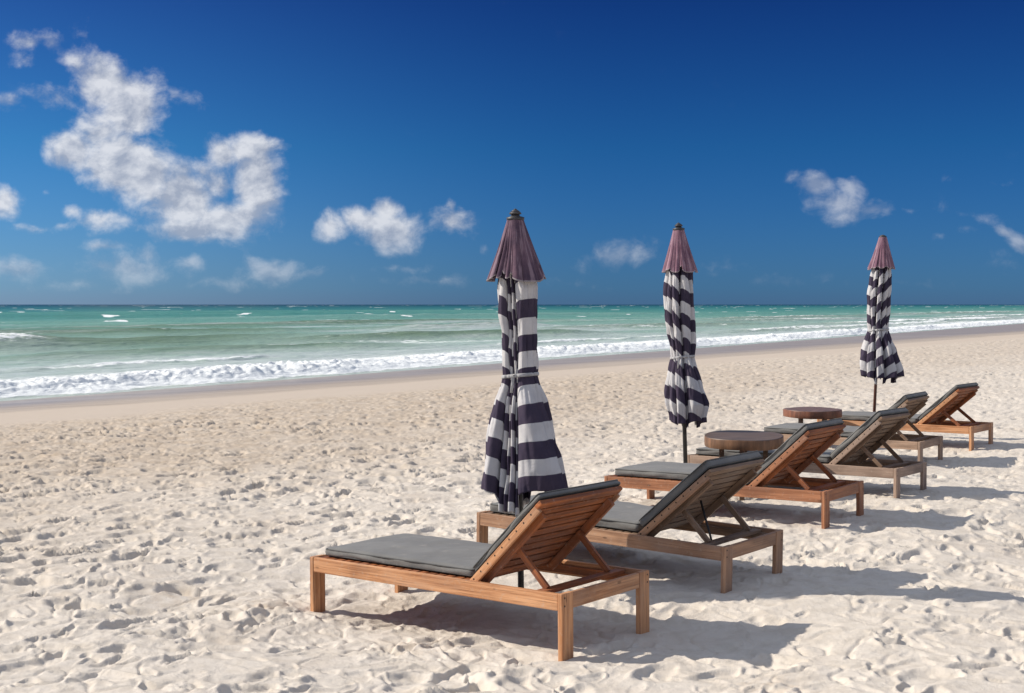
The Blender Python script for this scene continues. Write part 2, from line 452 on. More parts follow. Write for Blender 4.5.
# ------------------------------------------------------------------ sea
SEA = -.80
def sea_mat():
    m, nt, b = newmat('sea_water')
    oc = nt('ShaderNodeTexCoord').outputs['Object']
    at = lambda n: nt('ShaderNodeAttribute', attribute_name=n).outputs['Fac']
    S, foam, milk, olive = at('sdist'), at('foam'), at('milk'), at('olive')
    lg = nt.m('LOGARITHM', nt.m('MAXIMUM', S, 10.), 10.)      # 1 .. 4.5
    f = nt.mr(lg, 1.4, 4.0, 0, 1, False)
    mp = nt('ShaderNodeMapping', {0: oc, 'Rotation': (0, 0, -.98)}).outputs[0]
    band = nt.noise(nt('ShaderNodeMapping', {0: mp, 'Scale': (.25, 1.6, 1)}).outputs[0], .018, 6, .62)
    band2 = nt.noise(nt('ShaderNodeMapping', {0: mp, 'Scale': (.3, 1.6, 1)}).outputs[0], .2, 5, .6)
    f2 = nt.m('ADD', f, nt.m('MULTIPLY', nt.m('SUBTRACT', band, .5), .34))
    f2 = nt.m('ADD', f2, nt.m('MULTIPLY', nt.m('SUBTRACT', band2, .5), .12))
    c = nt.ramp(f2, [(0, (.40, .43, .38)), (.12, (.30, .42, .33)), (.26, (.15, .32, .235)), (.38, (.068, .235, .18)), (.52, (.022, .145, .13)), (.68, (.006, .07, .08)), (1, (.002, .03, .05))])
    c = nt.mix(nt.m('MULTIPLY', olive, .92), c, (.105, .165, .07))
    mk = nt.m('MULTIPLY', milk, nt.mr(nt.noise(nt('ShaderNodeMapping', {0: mp, 'Scale': (.3, 1.4, 1)}).outputs[0], .9, 6, .65), .3, .65, .25, 1.))
    c = nt.mix(mk, c, (.56, .60, .57))
    fn = nt.noise(nt('ShaderNodeMapping', {0: mp, 'Scale': (.6, 1.2, 1)}).outputs[0], 2.4, 7, .72)
    fm = nt.mr(nt.m('ADD', foam, nt.m('MULTIPLY', nt.m('SUBTRACT', fn, .5), 1.1)), .42, .66)
    c = nt.mix(fm, c, (.78, .80, .79))
    h1 = nt.noise(nt('ShaderNodeMapping', {0: mp, 'Scale': (.5, 1.3, 1)}).outputs[0], 1.1, 7, .65)
    h2 = nt.noise(nt('ShaderNodeMapping', {0: mp, 'Scale': (.5, 1.3, 1)}).outputs[0], .12, 5, .6)
    h = nt.m('ADD', nt.m('MULTIPLY', h1, .28), nt.m('MULTIPLY', h2, 1.6))
    bp = nt('ShaderNodeBump', {'Height': h, 'Strength': .6, 'Distance': 1.0}).outputs[0]
    setin(nt, b, Base_Color=c, Normal=bp, Roughness=nt.mr(fm, 0, 1, .34, .9, False))
    b.inputs['IOR'].default_value = 1.33
    nt.l.new(nt.mr(fm, 0, 1, .16, .05, False), b.inputs['Specular IOR Level'])
    return m

def build_sea():
    inv = np.linspace(1/26., 1/900., 560)
    rows = np.concatenate([[-400, -100, -20, 5, 15, 22], 1/inv, np.geomspace(950, 45000, 60)])
    a = np.concatenate([-np.geomspace(15, .46, 46), np.linspace(-.45, .45, 820), np.geomspace(.46, 15, 46)])
    Y, A = np.meshgrid(rows, a, indexing='ij')
    X = A*np.sqrt(Y*Y+100*(Y < 0)+1)
    s = X*SD[0]+Y*SD[1]; t = X*TD[0]+Y*TD[1]
    d = np.hypot(X, Y)
    Z = np.full_like(X, SEA); foam = np.zeros_like(X); milk = np.zeros_like(X); olive = np.zeros_like(X)
    bend = lambda k, sd: k*noise(t*.012, t*0+sd*3.7, 80+sd)+.35*k*noise(t*.05, t*0+sd, 90+sd)
    # ---- shore break: a tumbling line of foam with white wash behind it
    FL = shoreline(X, Y)
    p = s - (FL+bend(.9, 1)+.5*noise(t*.35, s*.1, 81))
    lump = .5+.5*fbm(t*.55, s*.8, 82, 4, .6)
    roll = np.exp(-np.clip(p, 0, None)**2/(2*3.4**2))*sst(-.6, 1.3, p)
    var = .75+.35*noise(t*.08, t*0, 83)
    Z += .56*roll*var*(.45+.75*lump)*(1+.5*fbm(t*2.2, s*2.6, 84, 3, .6))
    foam = np.maximum(foam, 1.05*np.exp(-np.clip(p-1, 0, None)**2/(2*5.2**2))*sst(-.7, .1, p)*(.60+.55*lump))
    p2 = p-(11+bend(2.2, 3)); k2 = sst(-.5, .2, p2)*np.exp(-np.clip(p2, 0, None)/3.0)*sst(-.35, .15, noise(t*.045, t*0, 95))
    Z += .22*k2*(.6+.6*fbm(t*.8, s*1.3, 96, 3)); foam = np.maximum(foam, k2*(.42+.7*(.5+.5*fbm(t*.3, s*.8, 97, 4, .6))))
    wash = sst(0, 1, p)*(1-sst(8, 24, p+5*noise(t*.06, s*.1, 85)))
    milk = np.maximum(milk, wash*.95)
    foam = np.maximum(foam, (1-sst(5, 17, p))*sst(0, 1, p)*(.40+.42*fbm(t*.10, s*.7, 86, 4, .6)))
        # thin swash sliding up the wet sand in front of it
    sw = s-(FL-1.6+bend(.5, 5)+.3*noise(t*.4, t*0, 87))
    milk = np.maximum(milk, (1-sst(2.5, 4.5, sw))*.55)
    foam = np.maximum(foam, np.exp(-(sw/.3)**2)*.6*sst(-.3, .2, noise(t*.12, t*0, 88)))
    # ---- green swells standing up over the bar, some of them breaking: s0, amp, back, front, t centre, t half-length, breaking
    for i, (s0, am, wb, wf, tc, tl, br) in enumerate((
            (49, .62, 3.8, 1.7, 48, 15, 0), (60, .95, 6, 2.6, 44, 24, 0), (59.5, 1.15, 4, 1.8, 30, 14.5, 1.3),
            (57, .95, 5, 2.4, 78, 19, .12), (81, .95, 6, 3, 113, 15, .55), (66, .7, 5, 2.6, 128, 26, .5), (58, .6, 4, 2, 200, 50, 1.), (49, .5, 3.2, 1.6, 150, 42, .8),
            (76, .7, 6, 3, 190, 34, .8), (92, .8, 7, 3.5, 230, 40, .8), (70, .6, 5, 3, 300, 60, 1.), (62, .6, 4, 2, 420, 120, 1.), (100, .8, 6, 3, 380, 90, .9),
            (84, .9, 8, 3.5, 60, 34, 0), (106, .9, 9, 5, 120, 50, .0), (126, 1.0, 11, 5, 66, 50, 0), (158, 1.1, 12, 6, 220, 90, .35), (200, 1.2, 14, 7, 150, 120, 0), (270, 1.3, 18, 9, 260, 190, .0))):
        pp = s-(s0+bend(2.5, 10+i))
        env = np.exp(-((t-tc)/tl)**4)
        prof = np.where(pp > 0, np.exp(-(pp/wb)**2/1.2), np.exp(-(pp/wf)**2/1.2))*env
        Z += .62*am*prof*(1+.15*noise(t*.2, s*.2, 120+i))
        milk *= 1-.85*np.clip(prof, 0, 1)*(pp < wb*.4)
        cr = env*np.exp(-((pp-.25)/.55)**2)*sst(.0, .35, noise(t*.10, t*0+i, 200+i)+.25*noise(t*.9, s, 210))*(s0 < 130)
        foam = np.maximum(foam, .62*cr)
        olive = np.maximum(olive, prof*np.where(pp < wb*.25, 1, .35)*min(1, am/.8)*(s0 < 110))
        if br:
            k = env*br*sst(-.9-1.6*br, -.2, pp)*np.exp(-np.clip(pp, 0, None)/(1.6+4*br))
            rag = .45+.75*(.5+.5*fbm(t*.22, s*.7, 140+i, 4, .6))
            foam = np.maximum(foam, k*rag); milk = np.maximum(milk, .6*env*br*np.exp(-np.abs(pp)/7))
            Z += .18*k*fbm(t*1.1, s*1.4, 160+i, 3)
    mst = fbm(t*.014+3, s*.13, 172, 4, .55)
    milk = np.maximum(milk, sst(.02, .38, mst)*.8*sst(36, 44, s)*(1-sst(90, 170, s)))
    # old foam lying in streaks between the bars
    st = fbm(t*.03+.5, s*.16, 170, 5, .6)
    foam = np.maximum(foam, sst(.12, .38, st)*.52*sst(38, 46, s)*(1-sst(70, 120, s)))
    # ---- open-water chop and whitecaps
    far = sst(45, 90, s)
    Z += far*(.34*fbm(t*.035, s*.10, 180, 3)+.07*fbm(t*.3, s*.6, 181, 2))*np.clip(1-d/900, 0, 1)
    Z += .03*fbm(t*.8, s*1.6, 182, 2)*(1-sst(200, 400, d))*sst(0, 3, s-FL)
    wc = fbm(t*.022, s*.05, 190, 3, .6)+.6*fbm(t*.09, s*.22, 191, 2)
    foam = np.maximum(foam, sst(.42, .60, wc)*sst(90, 140, s)*(1-sst(900, 1600, s))*.85)
    wc = fbm(t*.008, s*.014, 192, 3, .6)+.5*noise(t*.03, s*.06, 193)
    foam = np.maximum(foam, sst(.41, .56, wc)*sst(250, 500, s)*(1-sst(4000, 9000, s))*.8)
    # the sheet dives below the sand on the landward side
    Z -= sst(31.5, 26, s)*0
    Z = np.where(s < FL-4, SEA-.25*np.clip(FL-4-s, 0, 8), Z)
    o = grid_mesh('sea', X, Y, Z, sea_mat(), dict(sdist=s, foam=foam, milk=milk, olive=olive))
    tag(o, kind='structure')
build_sea()

# ------------------------------------------------------------------ sun loungers
def cushion(name, mat, parent, o, ax, ay, az, r=.022, puff=.012, seed=1):
    """soft padded slab: rounded box, swollen faces, slack wrinkles"""
    o, ax, ay, az = map(Vector, (o, ax, ay, az))
    lx, ly, lz = ax.length, ay.length, az.length
    X, Y, Zv = ax/lx, ay/ly, az/lz
    bm = bmesh.new(); uvl = bm.loops.layers.uv.new('UVMap')
    nx, ny, nz = max(8, int(lx/.03)), max(8, int(ly/.03)), 5
    vd = {}
    def ev(n, L):     # denser towards the edges
        return [L*(.5-.5*math.cos(PI*i/n))*.35 + L*i/n*.65 for i in range(n+1)]
    ex, ey, ez = ev(nx, lx), ev(ny, ly), ev(nz, lz)
    def V(i, j, k):
        if (i, j, k) in vd: return vd[(i, j, k)]
        p = Vector((ex[i], ey[j], ez[k]))
        q = Vector((min(max(p.x, r), lx-r), min(max(p.y, r), ly-r), min(max(p.z, min(r, lz*.49)), lz-min(r, lz*.49))))
        d = p-q
        if d.length > 1e-9: p = q + d.normalized()*r
        fx, fy = ex[i]/lx, ey[j]/ly
        sw = (16*fx*(1-fx)*fy*(1-fy))**.4
        zz = ez[k]/lz
        from mathutils import noise as mn
        w = mn.noise(Vector((p.x*5+seed*7, p.y*3.2, seed)))*.6 + mn.noise(Vector((p.x*13, p.y*9+seed*3, seed)))*.3
        p.z += zz*(puff*sw + .010*w*(.4+sw) - .004*abs(mn.noise(Vector((p.x*22+p.y*9, p.y*4, seed+3))))) 
        p.y += (fy-.5)*.008*mn.noise(Vector((p.x*6, seed, zz)))*4*(1 if 0 < k < nz else .4)
        wv = bm.verts.new(o + X*p.x + Y*p.y + Zv*p.z); vd[(i, j, k)] = wv
        return wv
    def face(a, b, c, d, mi=0):
        f = bm.faces.new((a, b, c, d)); f.smooth = True; f.material_index = mi
        for l in f.loops:
            dd = l.vert.co-o; l[uvl].uv = (dd.dot(X), dd.dot(Y)+dd.dot(Zv))
    for i in range(nx):
        for j in range(ny):
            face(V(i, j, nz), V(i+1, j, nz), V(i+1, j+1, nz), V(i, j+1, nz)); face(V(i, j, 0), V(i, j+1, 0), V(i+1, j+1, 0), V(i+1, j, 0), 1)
    for i in range(nx):
        for k in range(nz):
            face(V(i, 0, k), V(i+1, 0, k), V(i+1, 0, k+1), V(i, 0, k+1)); face(V(i, ny, k), V(i, ny, k+1), V(i+1, ny, k+1), V(i+1, ny, k))
    for j in range(ny):
        for k in range(nz):
            face(V(0, j, k), V(0, j, k+1), V(0, j+1, k+1), V(0, j+1, k)); face(V(nx, j, k), V(nx, j+1, k), V(nx, j+1, k+1), V(nx, j, k+1))
    bmesh.ops.recalc_face_normals(bm, faces=bm.faces[:])
    me = bpy.data.meshes.new(name); bm.to_mesh(me); bm.free()
    ob = bpy.data.objects.new(name, me); COL.objects.link(ob); me.materials.append(mat); me.materials.append(CUSH_SHADE); ob.parent = parent
    # welted seam running round the top and bottom edge
    for zz in (r*.45, lz-r*.45):
        mb = MB()
        pts = []
        ins = .001
        for (cx, cy, a0) in ((r, r, PI), (lx-r, r, 1.5*PI), (lx-r, ly-r, 0), (r, ly-r, .5*PI)):
            for k in range(4):
                a = a0+k*PI/6
                pts.append(o + X*(cx+(r*.86)*math.cos(a)) + Y*(cy+(r*.86)*math.sin(a)) + Zv*(zz if zz < lz/2 else zz+.002))
        mb.loop(pts, .0042, n=6)
        mb.build('piping', PIPE, ob)
    return ob

LABELS = [
 'orange teak sun lounger with grey cushion, nearest and largest of all the loungers',
 'tan wood sun lounger, second nearest, its foot end behind the biggest parasol',
 'third lounger from the front, reddish wood, its raised back overlapping the nearer round table',
 'fourth lounger from the front, weathered grey wood, foot end behind the nearer round table',
 'fifth lounger from the front, greyish wood, mostly hidden between its two neighbours',
 'farthest lounger, orange wood frame, last in the row at the right']
WK = ['orange', 'tan', 'red', 'grey', 'grey2', 'orange']
CT = [.036, .060, .056, .056, .056, .050]     # thickness of each back cushion

def make_lounger(i):
    q = LG[i]; x0, y0, r, z0, a, tu, tv, dW, e, dL, du, dlb = q
    L, W, H, uh, lb = G[0]+dL, G[1]+dW, G[2], G[3]+du, G[4]+dlb
    cx, cy = l2w(q, L/2, W/2)
    zc = z0 + L/2*tu + W/2*tv
    root = empty('sun_lounger', (cx, cy, zc), (tv, tu, -r))
    tag(root, LABELS[i], 'sun lounger', 'sun loungers standing in a row on the sand')
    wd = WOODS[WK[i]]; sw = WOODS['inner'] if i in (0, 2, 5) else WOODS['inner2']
    P = lambda u, v, z: Vector((-(u-L/2), v-W/2, z))
    D = lambda u, v, z: Vector((-u, v, z))
    rh = .086; rt = .026; lt = .028; lw = .095
    sink = .24
    for (u, v) in ((0, 0), (0, W-lw), (L-lt, 0), (L-lt, W-lw)):
        b = MB(); b.box(P(u, v, -sink), D(0, 0, H+sink), D(lt, 0, 0), D(0, lw, 0), .004)
        lg = b.build('leg', wd, root)
        if u == 0:
            for zz in (.022, .062):
                vq = v+.022 if v < W/2 else v+lw-.022
                s_ = MB(); s_.tube(P(.003, vq, H-zz), P(-.0008, vq, H-zz), .0052, n=10); s_.build('screw', SCREW, lg)
    for v in (0.0015, W-rt-.0015):
        b = MB(); b.box(P(lt+.0015, v, H-rh), D(L-2*lt-.003, 0, 0), D(0, rt, 0), D(0, 0, rh-.002), .004)
        b.build('side_rail', wd, root)
    b = MB(); b.box(P(.003, lw+.0015, H-rh+.003), D(0, W-2*lw-.003, 0), D(.024, 0, 0), D(0, 0, rh-.006), .003); b.build('end_rail', wd, root)
    b = MB(); b.box(P(L-.024-.003, lw+.0015, H-rh+.003), D(0, W-2*lw-.003, 0), D(.024, 0, 0), D(0, 0, rh-.006), .003); b.build('end_rail', wd, root)
    # inner ledgers and cross bar
    for v in (rt+.003, W-rt-.026):
        b = MB(); b.box(P(lt+.003, v, H-.070), D(L-2*lt-.006, 0, 0), D(0, .022, 0), D(0, 0, .042), .003)
        b.build('ledger', sw, root)
    b = MB(); b.box(P(.135, rt+.004, H-.028), D(0, W-2*rt-.008, 0), D(.062, 0, 0), D(0, 0, .020), .003); b.build('crossbar', sw, root)
    # slatted deck
    b = MB(); u = uh+.012; n = int((L-lt-.01-u)/.060); pitch = (L-lt-.006-u)/n
    for k in range(n):
        b.box(P(u+k*pitch, rt+.003, H-.0255), D(0, W-2*rt-.006, 0), D(pitch-.013, 0, 0), D(0, 0, .0215), .003)
    b.build('slatted_deck', sw, root)
    # backrest: local frame (t = up along the rest, n = towards the cushion)
    ca, sa = math.cos(a), math.sin(a)
    T = D(-ca, 0, sa); N = D(sa, 0, ca); Vv = D(0, 1, 0)
    O = P(uh, 0, H+.006)
    bn, bf = .02, .055
    BW = W-bn-bf
    BP = lambda t, v, n: O + T*t + Vv*(v+bn) + N*n
    for v in (0, BW-.020):
        b = MB(); b.box(BP(-.035, v, -.044), T*(lb+.035), Vv*.020, N*.043, .004, peg=True)
        b.build('backrest_frame', PEGGED[WK[i]], root)
    ns = 9; p2 = (lb-.012)/ns
    b = MB()
    for k in range(ns):
        wv = random.uniform(-.002, .002)
        b.box(BP(.012+k*p2, .0215, -.024), Vv*(BW-.043), T*(p2-.017+wv), N*.020, .0025)
    b.box(BP(lb-.006, -.004, -.026), Vv*(BW+.008), T*.045, N*.024, .004)       # top slat caps the frame
    b.build('backrest_slats', sw, root)
    for v in (.045, BW-.075):
        b = MB(); b.box(BP(.0, v, -.070), T*(lb-.03), Vv*.028, N*.0445, .003)
        b.build('backrest_support', sw, root)
    # two struts from the supports down to the cross bar
    for v in (.045+.031, BW-.075-.024):
        top = BP(lb*.50, v, -.055); bot = P(.168, bn+v, H-.008)
        d = (bot-top); nn = d.normalized().cross(Vector((0, 1, 0))).normalized()
        b = MB(); b.box(top-nn*.017-d.normalized()*.02, d+d.normalized()*.02, Vector((0, .020, 0)), nn*.034, .003)
        b.build('strut', sw, root)
    if i == 1:
        b = MB(); b.tube(BP(lb*.52, BW*.46, -.03), P(.25, bn+BW*.46, H-.12), .007, n=10)
        b.build('prop_rod', DARKM, root)
        b2 = MB()
    # cushions
    ct = .060 if i else .048
    cushion('seat_cushion', CUSH, root, P(L-.055, .062, H), D(-(L-.055-uh-.018), 0, 0), D(0, W-.125, 0), D(0, 0, ct), min(.022, ct*.45), .010, i+1)
    bt = CT[i]
    cushion('back_cushion', CUSH, root, BP(.045, .004, .0005), T*(lb-.045+.05), Vv*(BW+.004), N*bt, min(.022, bt*.45), .010, i+11)
    return root
LOUNGERS = [make_lounger(i) for i in range(6)]

# ------------------------------------------------------------------ closed parasols
from mathutils.noise import noise as MN
def interp(keys, z):
    zs = [k[0] for k in keys]
    return [float(np.interp(z, zs, [k[j] for k in keys])) for j in range(1, len(keys[0]))]

def parasol(i, loc, lean, ztop, zhood, zwaist, zhem, hood_r, R, label, hoodmat_, polemat, seed, hemdrop, flare, panels):
    """cloth folds are lofted round the pole; z measured from the sand"""
    gz = float(ground(np.array([loc[0]]), np.array([loc[1]]))[0])
    root = empty('closed_parasol', (loc[0], loc[1], 0), (0, 0, 0))
    tag(root, label, 'parasol', 'closed striped parasols in a row')
    rng = random.Random(seed)
    ax = lambda z: Vector((lean[0]*z/2.3, lean[1]*z/2.3, z))
    b = MB(); b.tube(ax(gz-.25), ax(ztop+.01), .019, n=16); b.build('pole', polemat, root)
    # finial: collar, disc and a little peaked cap
    b = MB()
    prof = [(.052, ztop-.012), (.055, ztop+.004), (.03, ztop+.012), (.024, ztop+.020), (.038, ztop+.026), (.032, ztop+.036), (.014, ztop+.05), (.003, ztop+.058)]
    if i == 2: prof = [(.046, ztop-.012), (.046, ztop+.006), (.028, ztop+.018), (.004, ztop+.026)]
    for (r0, z0_), (r1, z1_) in zip(prof, prof[1:]): b.tube(ax(z0_), ax(z1_), r0, r1, 18)
    b.build('finial', FIN, root)
    NT_ = 360
    # cloth panels round the furled pole: start angle, stripe shift, 1 = broad outer lap / 0 = narrow pleat tucked in
    P_ = panels; NR = len(P_)
    def fold(th):
        """-> panel, position across it, v = 0 in the valley .. 1 on the lap, tucked-in amount"""
        d = math.degrees(th) % 360
        for k in range(NR):
            a0 = P_[k][0]; a1 = P_[(k+1) % NR][0]
            if a1 <= a0: a1 += 360
            dd = d if d >= a0 else d+360
            if a0 <= dd < a1:
                f = (dd-a0)/(a1-a0)
                big = P_[k][2]
                g = 1-abs(2*f-1)**(1.3+3.2*big)
                return k, f, g, 1-big
        return 0, 0., 0., 0.
    # ---- skirt
    keys = R   # list of (z, rx, cxoff, depth)
    bm = bmesh.new(); uvl = bm.loops.layers.uv.new('UVMap'); rings = []
    NZ = 130
    zlo = zhem
    for zi in range(NZ+1):
        w = zi/NZ
        ring = []
        for ti in range(NT_):
            th = 2*PI*ti/NT_
            k, f, v, tk = fold(th)
            # the hem hangs lower in the inner pleats
            zl = zlo - hemdrop*tk*(.82+.18*math.sin(k*2.1+seed)) - .018*(1-v) + .012*math.sin(th*3+seed)
            z = (zhood+.05) + (zl-(zhood+.05))*w
            rx, cxo, dep = interp(keys, max(z, zlo))
            below = max(0., (zwaist-z)/(zwaist-zhem))
            up = min(1., max(0., (z-zwaist)/.15))
            cr = math.sin(th*19+seed)*.5+math.sin(th*31+seed*2+z*3)*.3+math.sin(th*13+5*seed)*.5
            pinch = math.exp(-((z-zwaist)/.11)**2)
            tw = th + .10*math.sin(z*4+k)
            rr = rx*(1-dep*.75*(1-v)-dep*tk*.9) * (1+.055*cr*pinch)
            rr *= 1+.035*math.sin(f*7+z*9+k*1.7)*min(1, below+.35)*(.4+.6*v)
            rr *= 1+.055*math.sin(tw*3+z*7+seed)*(1-pinch)+.03*math.sin(tw*7+z*15+seed*3)*(1-pinch)*up
            rr *= 1+flare(th)*min(1., below)
            rr += (.011*MN(Vector((math.cos(th)*3.4, math.sin(th)*3.4, z*5+seed)))+.006*MN(Vector((math.cos(th)*9, math.sin(th)*9, z*8+seed))))*(1.3-pinch*.6)
            c = ax(z)
            ring.append((c.x+cxo+rr*math.cos(th), c.y+rr*math.sin(th), z, w, k, v, f))
        rings.append(ring)
    vr = [[bm.verts.new(p[:3]) for p in ring] for ring in rings]
    per = .207 if i == 0 else .225 if i == 1 else .232
    def sv(p):
        k, v, f = p[4], p[5], p[6]
        sh = P_[k][1]; sl = P_[k][3] if len(P_[k]) > 3 else 0.
        amt = 1. if p[2] > zwaist else .8
        return (p[2]-zlo)/per + sh*amt + sl*(f-.5) + .10*(1-v) + .04*math.sin(p[2]*9+k)
    for a_, (r0, r1) in enumerate(zip(vr, vr[1:])):
        for t in range(NT_):
            t2 = (t+1) % NT_
            fc = bm.faces.new((r0[t], r0[t2], r1[t2], r1[t])); fc.smooth = True
            for l, p in zip(fc.loops, (rings[a_][t], rings[a_][t2], rings[a_+1][t2], rings[a_+1][t])):
                l[uvl].uv = (0, sv(p)+10)
    me = bpy.data.meshes.new('canopy'); bm.to_mesh(me); bm.free(); me.materials.append(STRIPE)
    o = bpy.data.objects.new('canopy', me); COL.objects.link(o); o.parent = root
    so = o.modifiers.new('thick', 'SOLIDIFY'); so.thickness = .003; so.offset = -1
    # ---- hood (the folded wind vent)
    bm = bmesh.new(); uvl = bm.loops.layers.uv.new('UVMap'); rings = []
    for zi in range(46):
        w = zi/45; ring = []
        for ti in range(NT_):
            th = 2*PI*ti/NT_
            k, f, v, tk = fold(th)
            hz = zhood + .022*(1-v) + .030*tk + .01*math.sin(k*3+seed)
            z = ztop-.008+(hz-(ztop-.008))*w
            rr = .046+(hood_r-.046)*(w**1.05)
            gq = abs(math.sin(4*th+seed+.35*math.sin(2*th+seed)))**.55
            rr *= 1-(.08*(1-v)+.14*tk+.20*(1-gq))*min(1, w*1.8)
            rr *= 1+.03*math.sin(th*5+z*5+seed)+w*(.045*math.sin(th*11+seed)+.03*math.sin(th*17+seed*2))
            c = ax(z); ring.append((c.x+rr*math.cos(th), c.y+rr*math.sin(th), z, w))
        rings.append(ring)
    vr = [[bm.verts.new(p[:3]) for p in ring] for ring in rings]
    for a_, (r0, r1) in enumerate(zip(vr, vr[1:])):
        for t in range(NT_):
            t2 = (t+1) % NT_
            fc = bm.faces.new((r0[t], r0[t2], r1[t2], r1[t])); fc.smooth = True
            for l, w in zip(fc.loops, (a_/45, a_/45, (a_+1)/45, (a_+1)/45)): l[uvl].uv = ((t+(1 if l.vert in (r0[t2], r1[t2]) else 0))/NT_, w)
    me = bpy.data.meshes.new('hood'); bm.to_mesh(me); bm.free(); me.materials.append(hoodmat_)
    o = bpy.data.objects.new('hood', me); COL.objects.link(o); o.parent = root
    so = o.modifiers.new('thick', 'SOLIDIFY'); so.thickness = .003; so.offset = -1
    # ---- strap pulled round the waist
    rx, cxo, dep = interp(keys, zwaist)
    b = MB(); n = 90; pts = []
    for t in range(n):
        th = 2*PI*t/n; k, f, v, tk = fold(th)
        rr = rx*(1-dep*.25*(1-v)-dep*tk*.35)*1.06+.004
        c = ax(zwaist); pts.append(Vector((c.x+cxo+rr*math.cos(th), c.y+rr*math.sin(th), zwaist+.012*math.cos(th+.6))))
    b.loop(pts, .004, .011)
    b.build('strap', STRAP, root)
    f0 = pts[int(n*.70)]; b = MB()
    b.loop([f0+Vector(q_) for q_ in ((0, -.004, .008), (-.003, -.016, -.01), (-.008, -.018, -.05), (-.014, -.014, -.10))], .008, .004, closed=False)
    b.build('strap_end', STRAP, root)
    return root

def fl0(th):    # the nearest parasol spreads most towards camera right
    return .04*math.cos(th-.1)
parasol(0, UMB[0], (-.035, .01), 2.215, 1.84, 1.275, .60, .179,
        [(.60, .255, .02, .30), (.80, .232, .02, .34), (1.0, .196, .016, .36), (1.13, .158, .014, .38), (1.22, .118, .014, .38), (1.275, .102, .014, .36), (1.34, .106, .014, .40), (1.55, .108, .012, .44), (1.80, .125, .008, .44), (1.95, .10, .005, .3)],
        'largest closed navy and white striped parasol with plum hood, standing behind the nearest lounger', HOODA, DARKM, 5, .17, fl0,
        [(140, .1, .8, .1), (192, -.05, 1, .05), (219, .40, .25), (231, .66, .05), (243, .30, .35), (254, .55, .1), (262, .0, 1., -.05), (350, .05, .9, 0), (20, .45, .2), (36, 0, 1), (75, .5, .2), (90, .1, 1), (128, .4, .1)])
parasol(1, UMB[1], (-.075, .01), 2.372, 1.99, 1.23, .66, .158,
        [(.70, .165, .02, .30), (.82, .19, .02, .32), (1.0, .165, .01, .34), (1.14, .125, .0, .36), (1.23, .098, 0, .34), (1.35, .115, 0, .36), (1.6, .13, -.02, .38), (1.9, .125, -.01, .40), (2.1, .10, 0, .3)],
        'closed striped parasol with rosy hood and black pole, the middle one of the three', HOODB, DARKM, 11, .06, lambda th: .05*math.cos(th),
        [(150, .0, .9, .1), (200, .12, .9, .25), (228, .2, 1, .35), (262, .45, .0), (272, .3, 1., .35), (318, .5, .2), (328, .52, 1, .3), (20, .8, .3), (40, .9, 1), (90, .4, .1), (105, .2, 1)])
parasol(2, UMB[2], (.098, .02), 2.55, 2.14, 1.38, .80, .172,
        [(.80, .235, .05, .28), (.90, .235, .042, .30), (1.0, .228, .03, .32), (1.15, .20, .02, .34), (1.3, .15, .0, .36), (1.38, .118, 0, .34), (1.5, .13, -.01, .36), (1.8, .14, -.01, .38), (2.05, .135, 0, .40), (2.2, .10, 0, .3)],
        'closed striped parasol on a reddish wooden pole, farthest to the right of the three', HOODB, POLEW, 23, .09, lambda th: .20*max(0, math.cos(th+.2)),
        [(150, .1, 1, .1), (205, .3, .9, -.3), (232, .05, .1), (243, .5, .9, -.3), (270, .7, .0), (280, .25, .8, -.4), (312, .0, 1., -.5), (356, .5, .1), (15, .1, 1), (70, .4, .2), (90, .1, 1)])

# ------------------------------------------------------------------ round slab tables
def tabmat(name, top, rim):
    m, nt, b = newmat(name)
    oc = nt('ShaderNodeTexCoord').outputs['Object']
    mp = nt('ShaderNodeMapping', {0: oc, 'Scale': (2.2, 30, 12)}).outputs[0]
    g = nt.noise(mp, 1, 6, .6)
    n = nt.noise(oc, 6, 5, .6)
    c = nt.mix(nt.mr(g, .35, .65), top, tuple(v*.55 for v in top))
    nz = nt('ShaderNodeSeparateXYZ', {0: nt('ShaderNodeNewGeometry').outputs['True Normal']}).outputs[2]
    side = nt.m('LESS_THAN', nz, .5)
    mp = nt('ShaderNodeMapping', {0: oc, 'Scale': (14, 14, 3)}).outputs[0]
    cr = nt.mix(nt.mr(nt.noise(mp, 1, 5, .6), .35, .65), rim, tuple(v*.5 for v in rim))
    c = nt.mix(side, c, cr)
    c = nt.mix(nt.m('MULTIPLY', nt.mr(n, .5, .7), .4), c, tuple(v*.4 for v in rim))
    bp = nt('ShaderNodeBump', {'Height': g, 'Strength': .4, 'Distance': .004}).outputs[0]
    setin(nt, b, Base_Color=c, Roughness=.5, Normal=bp)
    return m
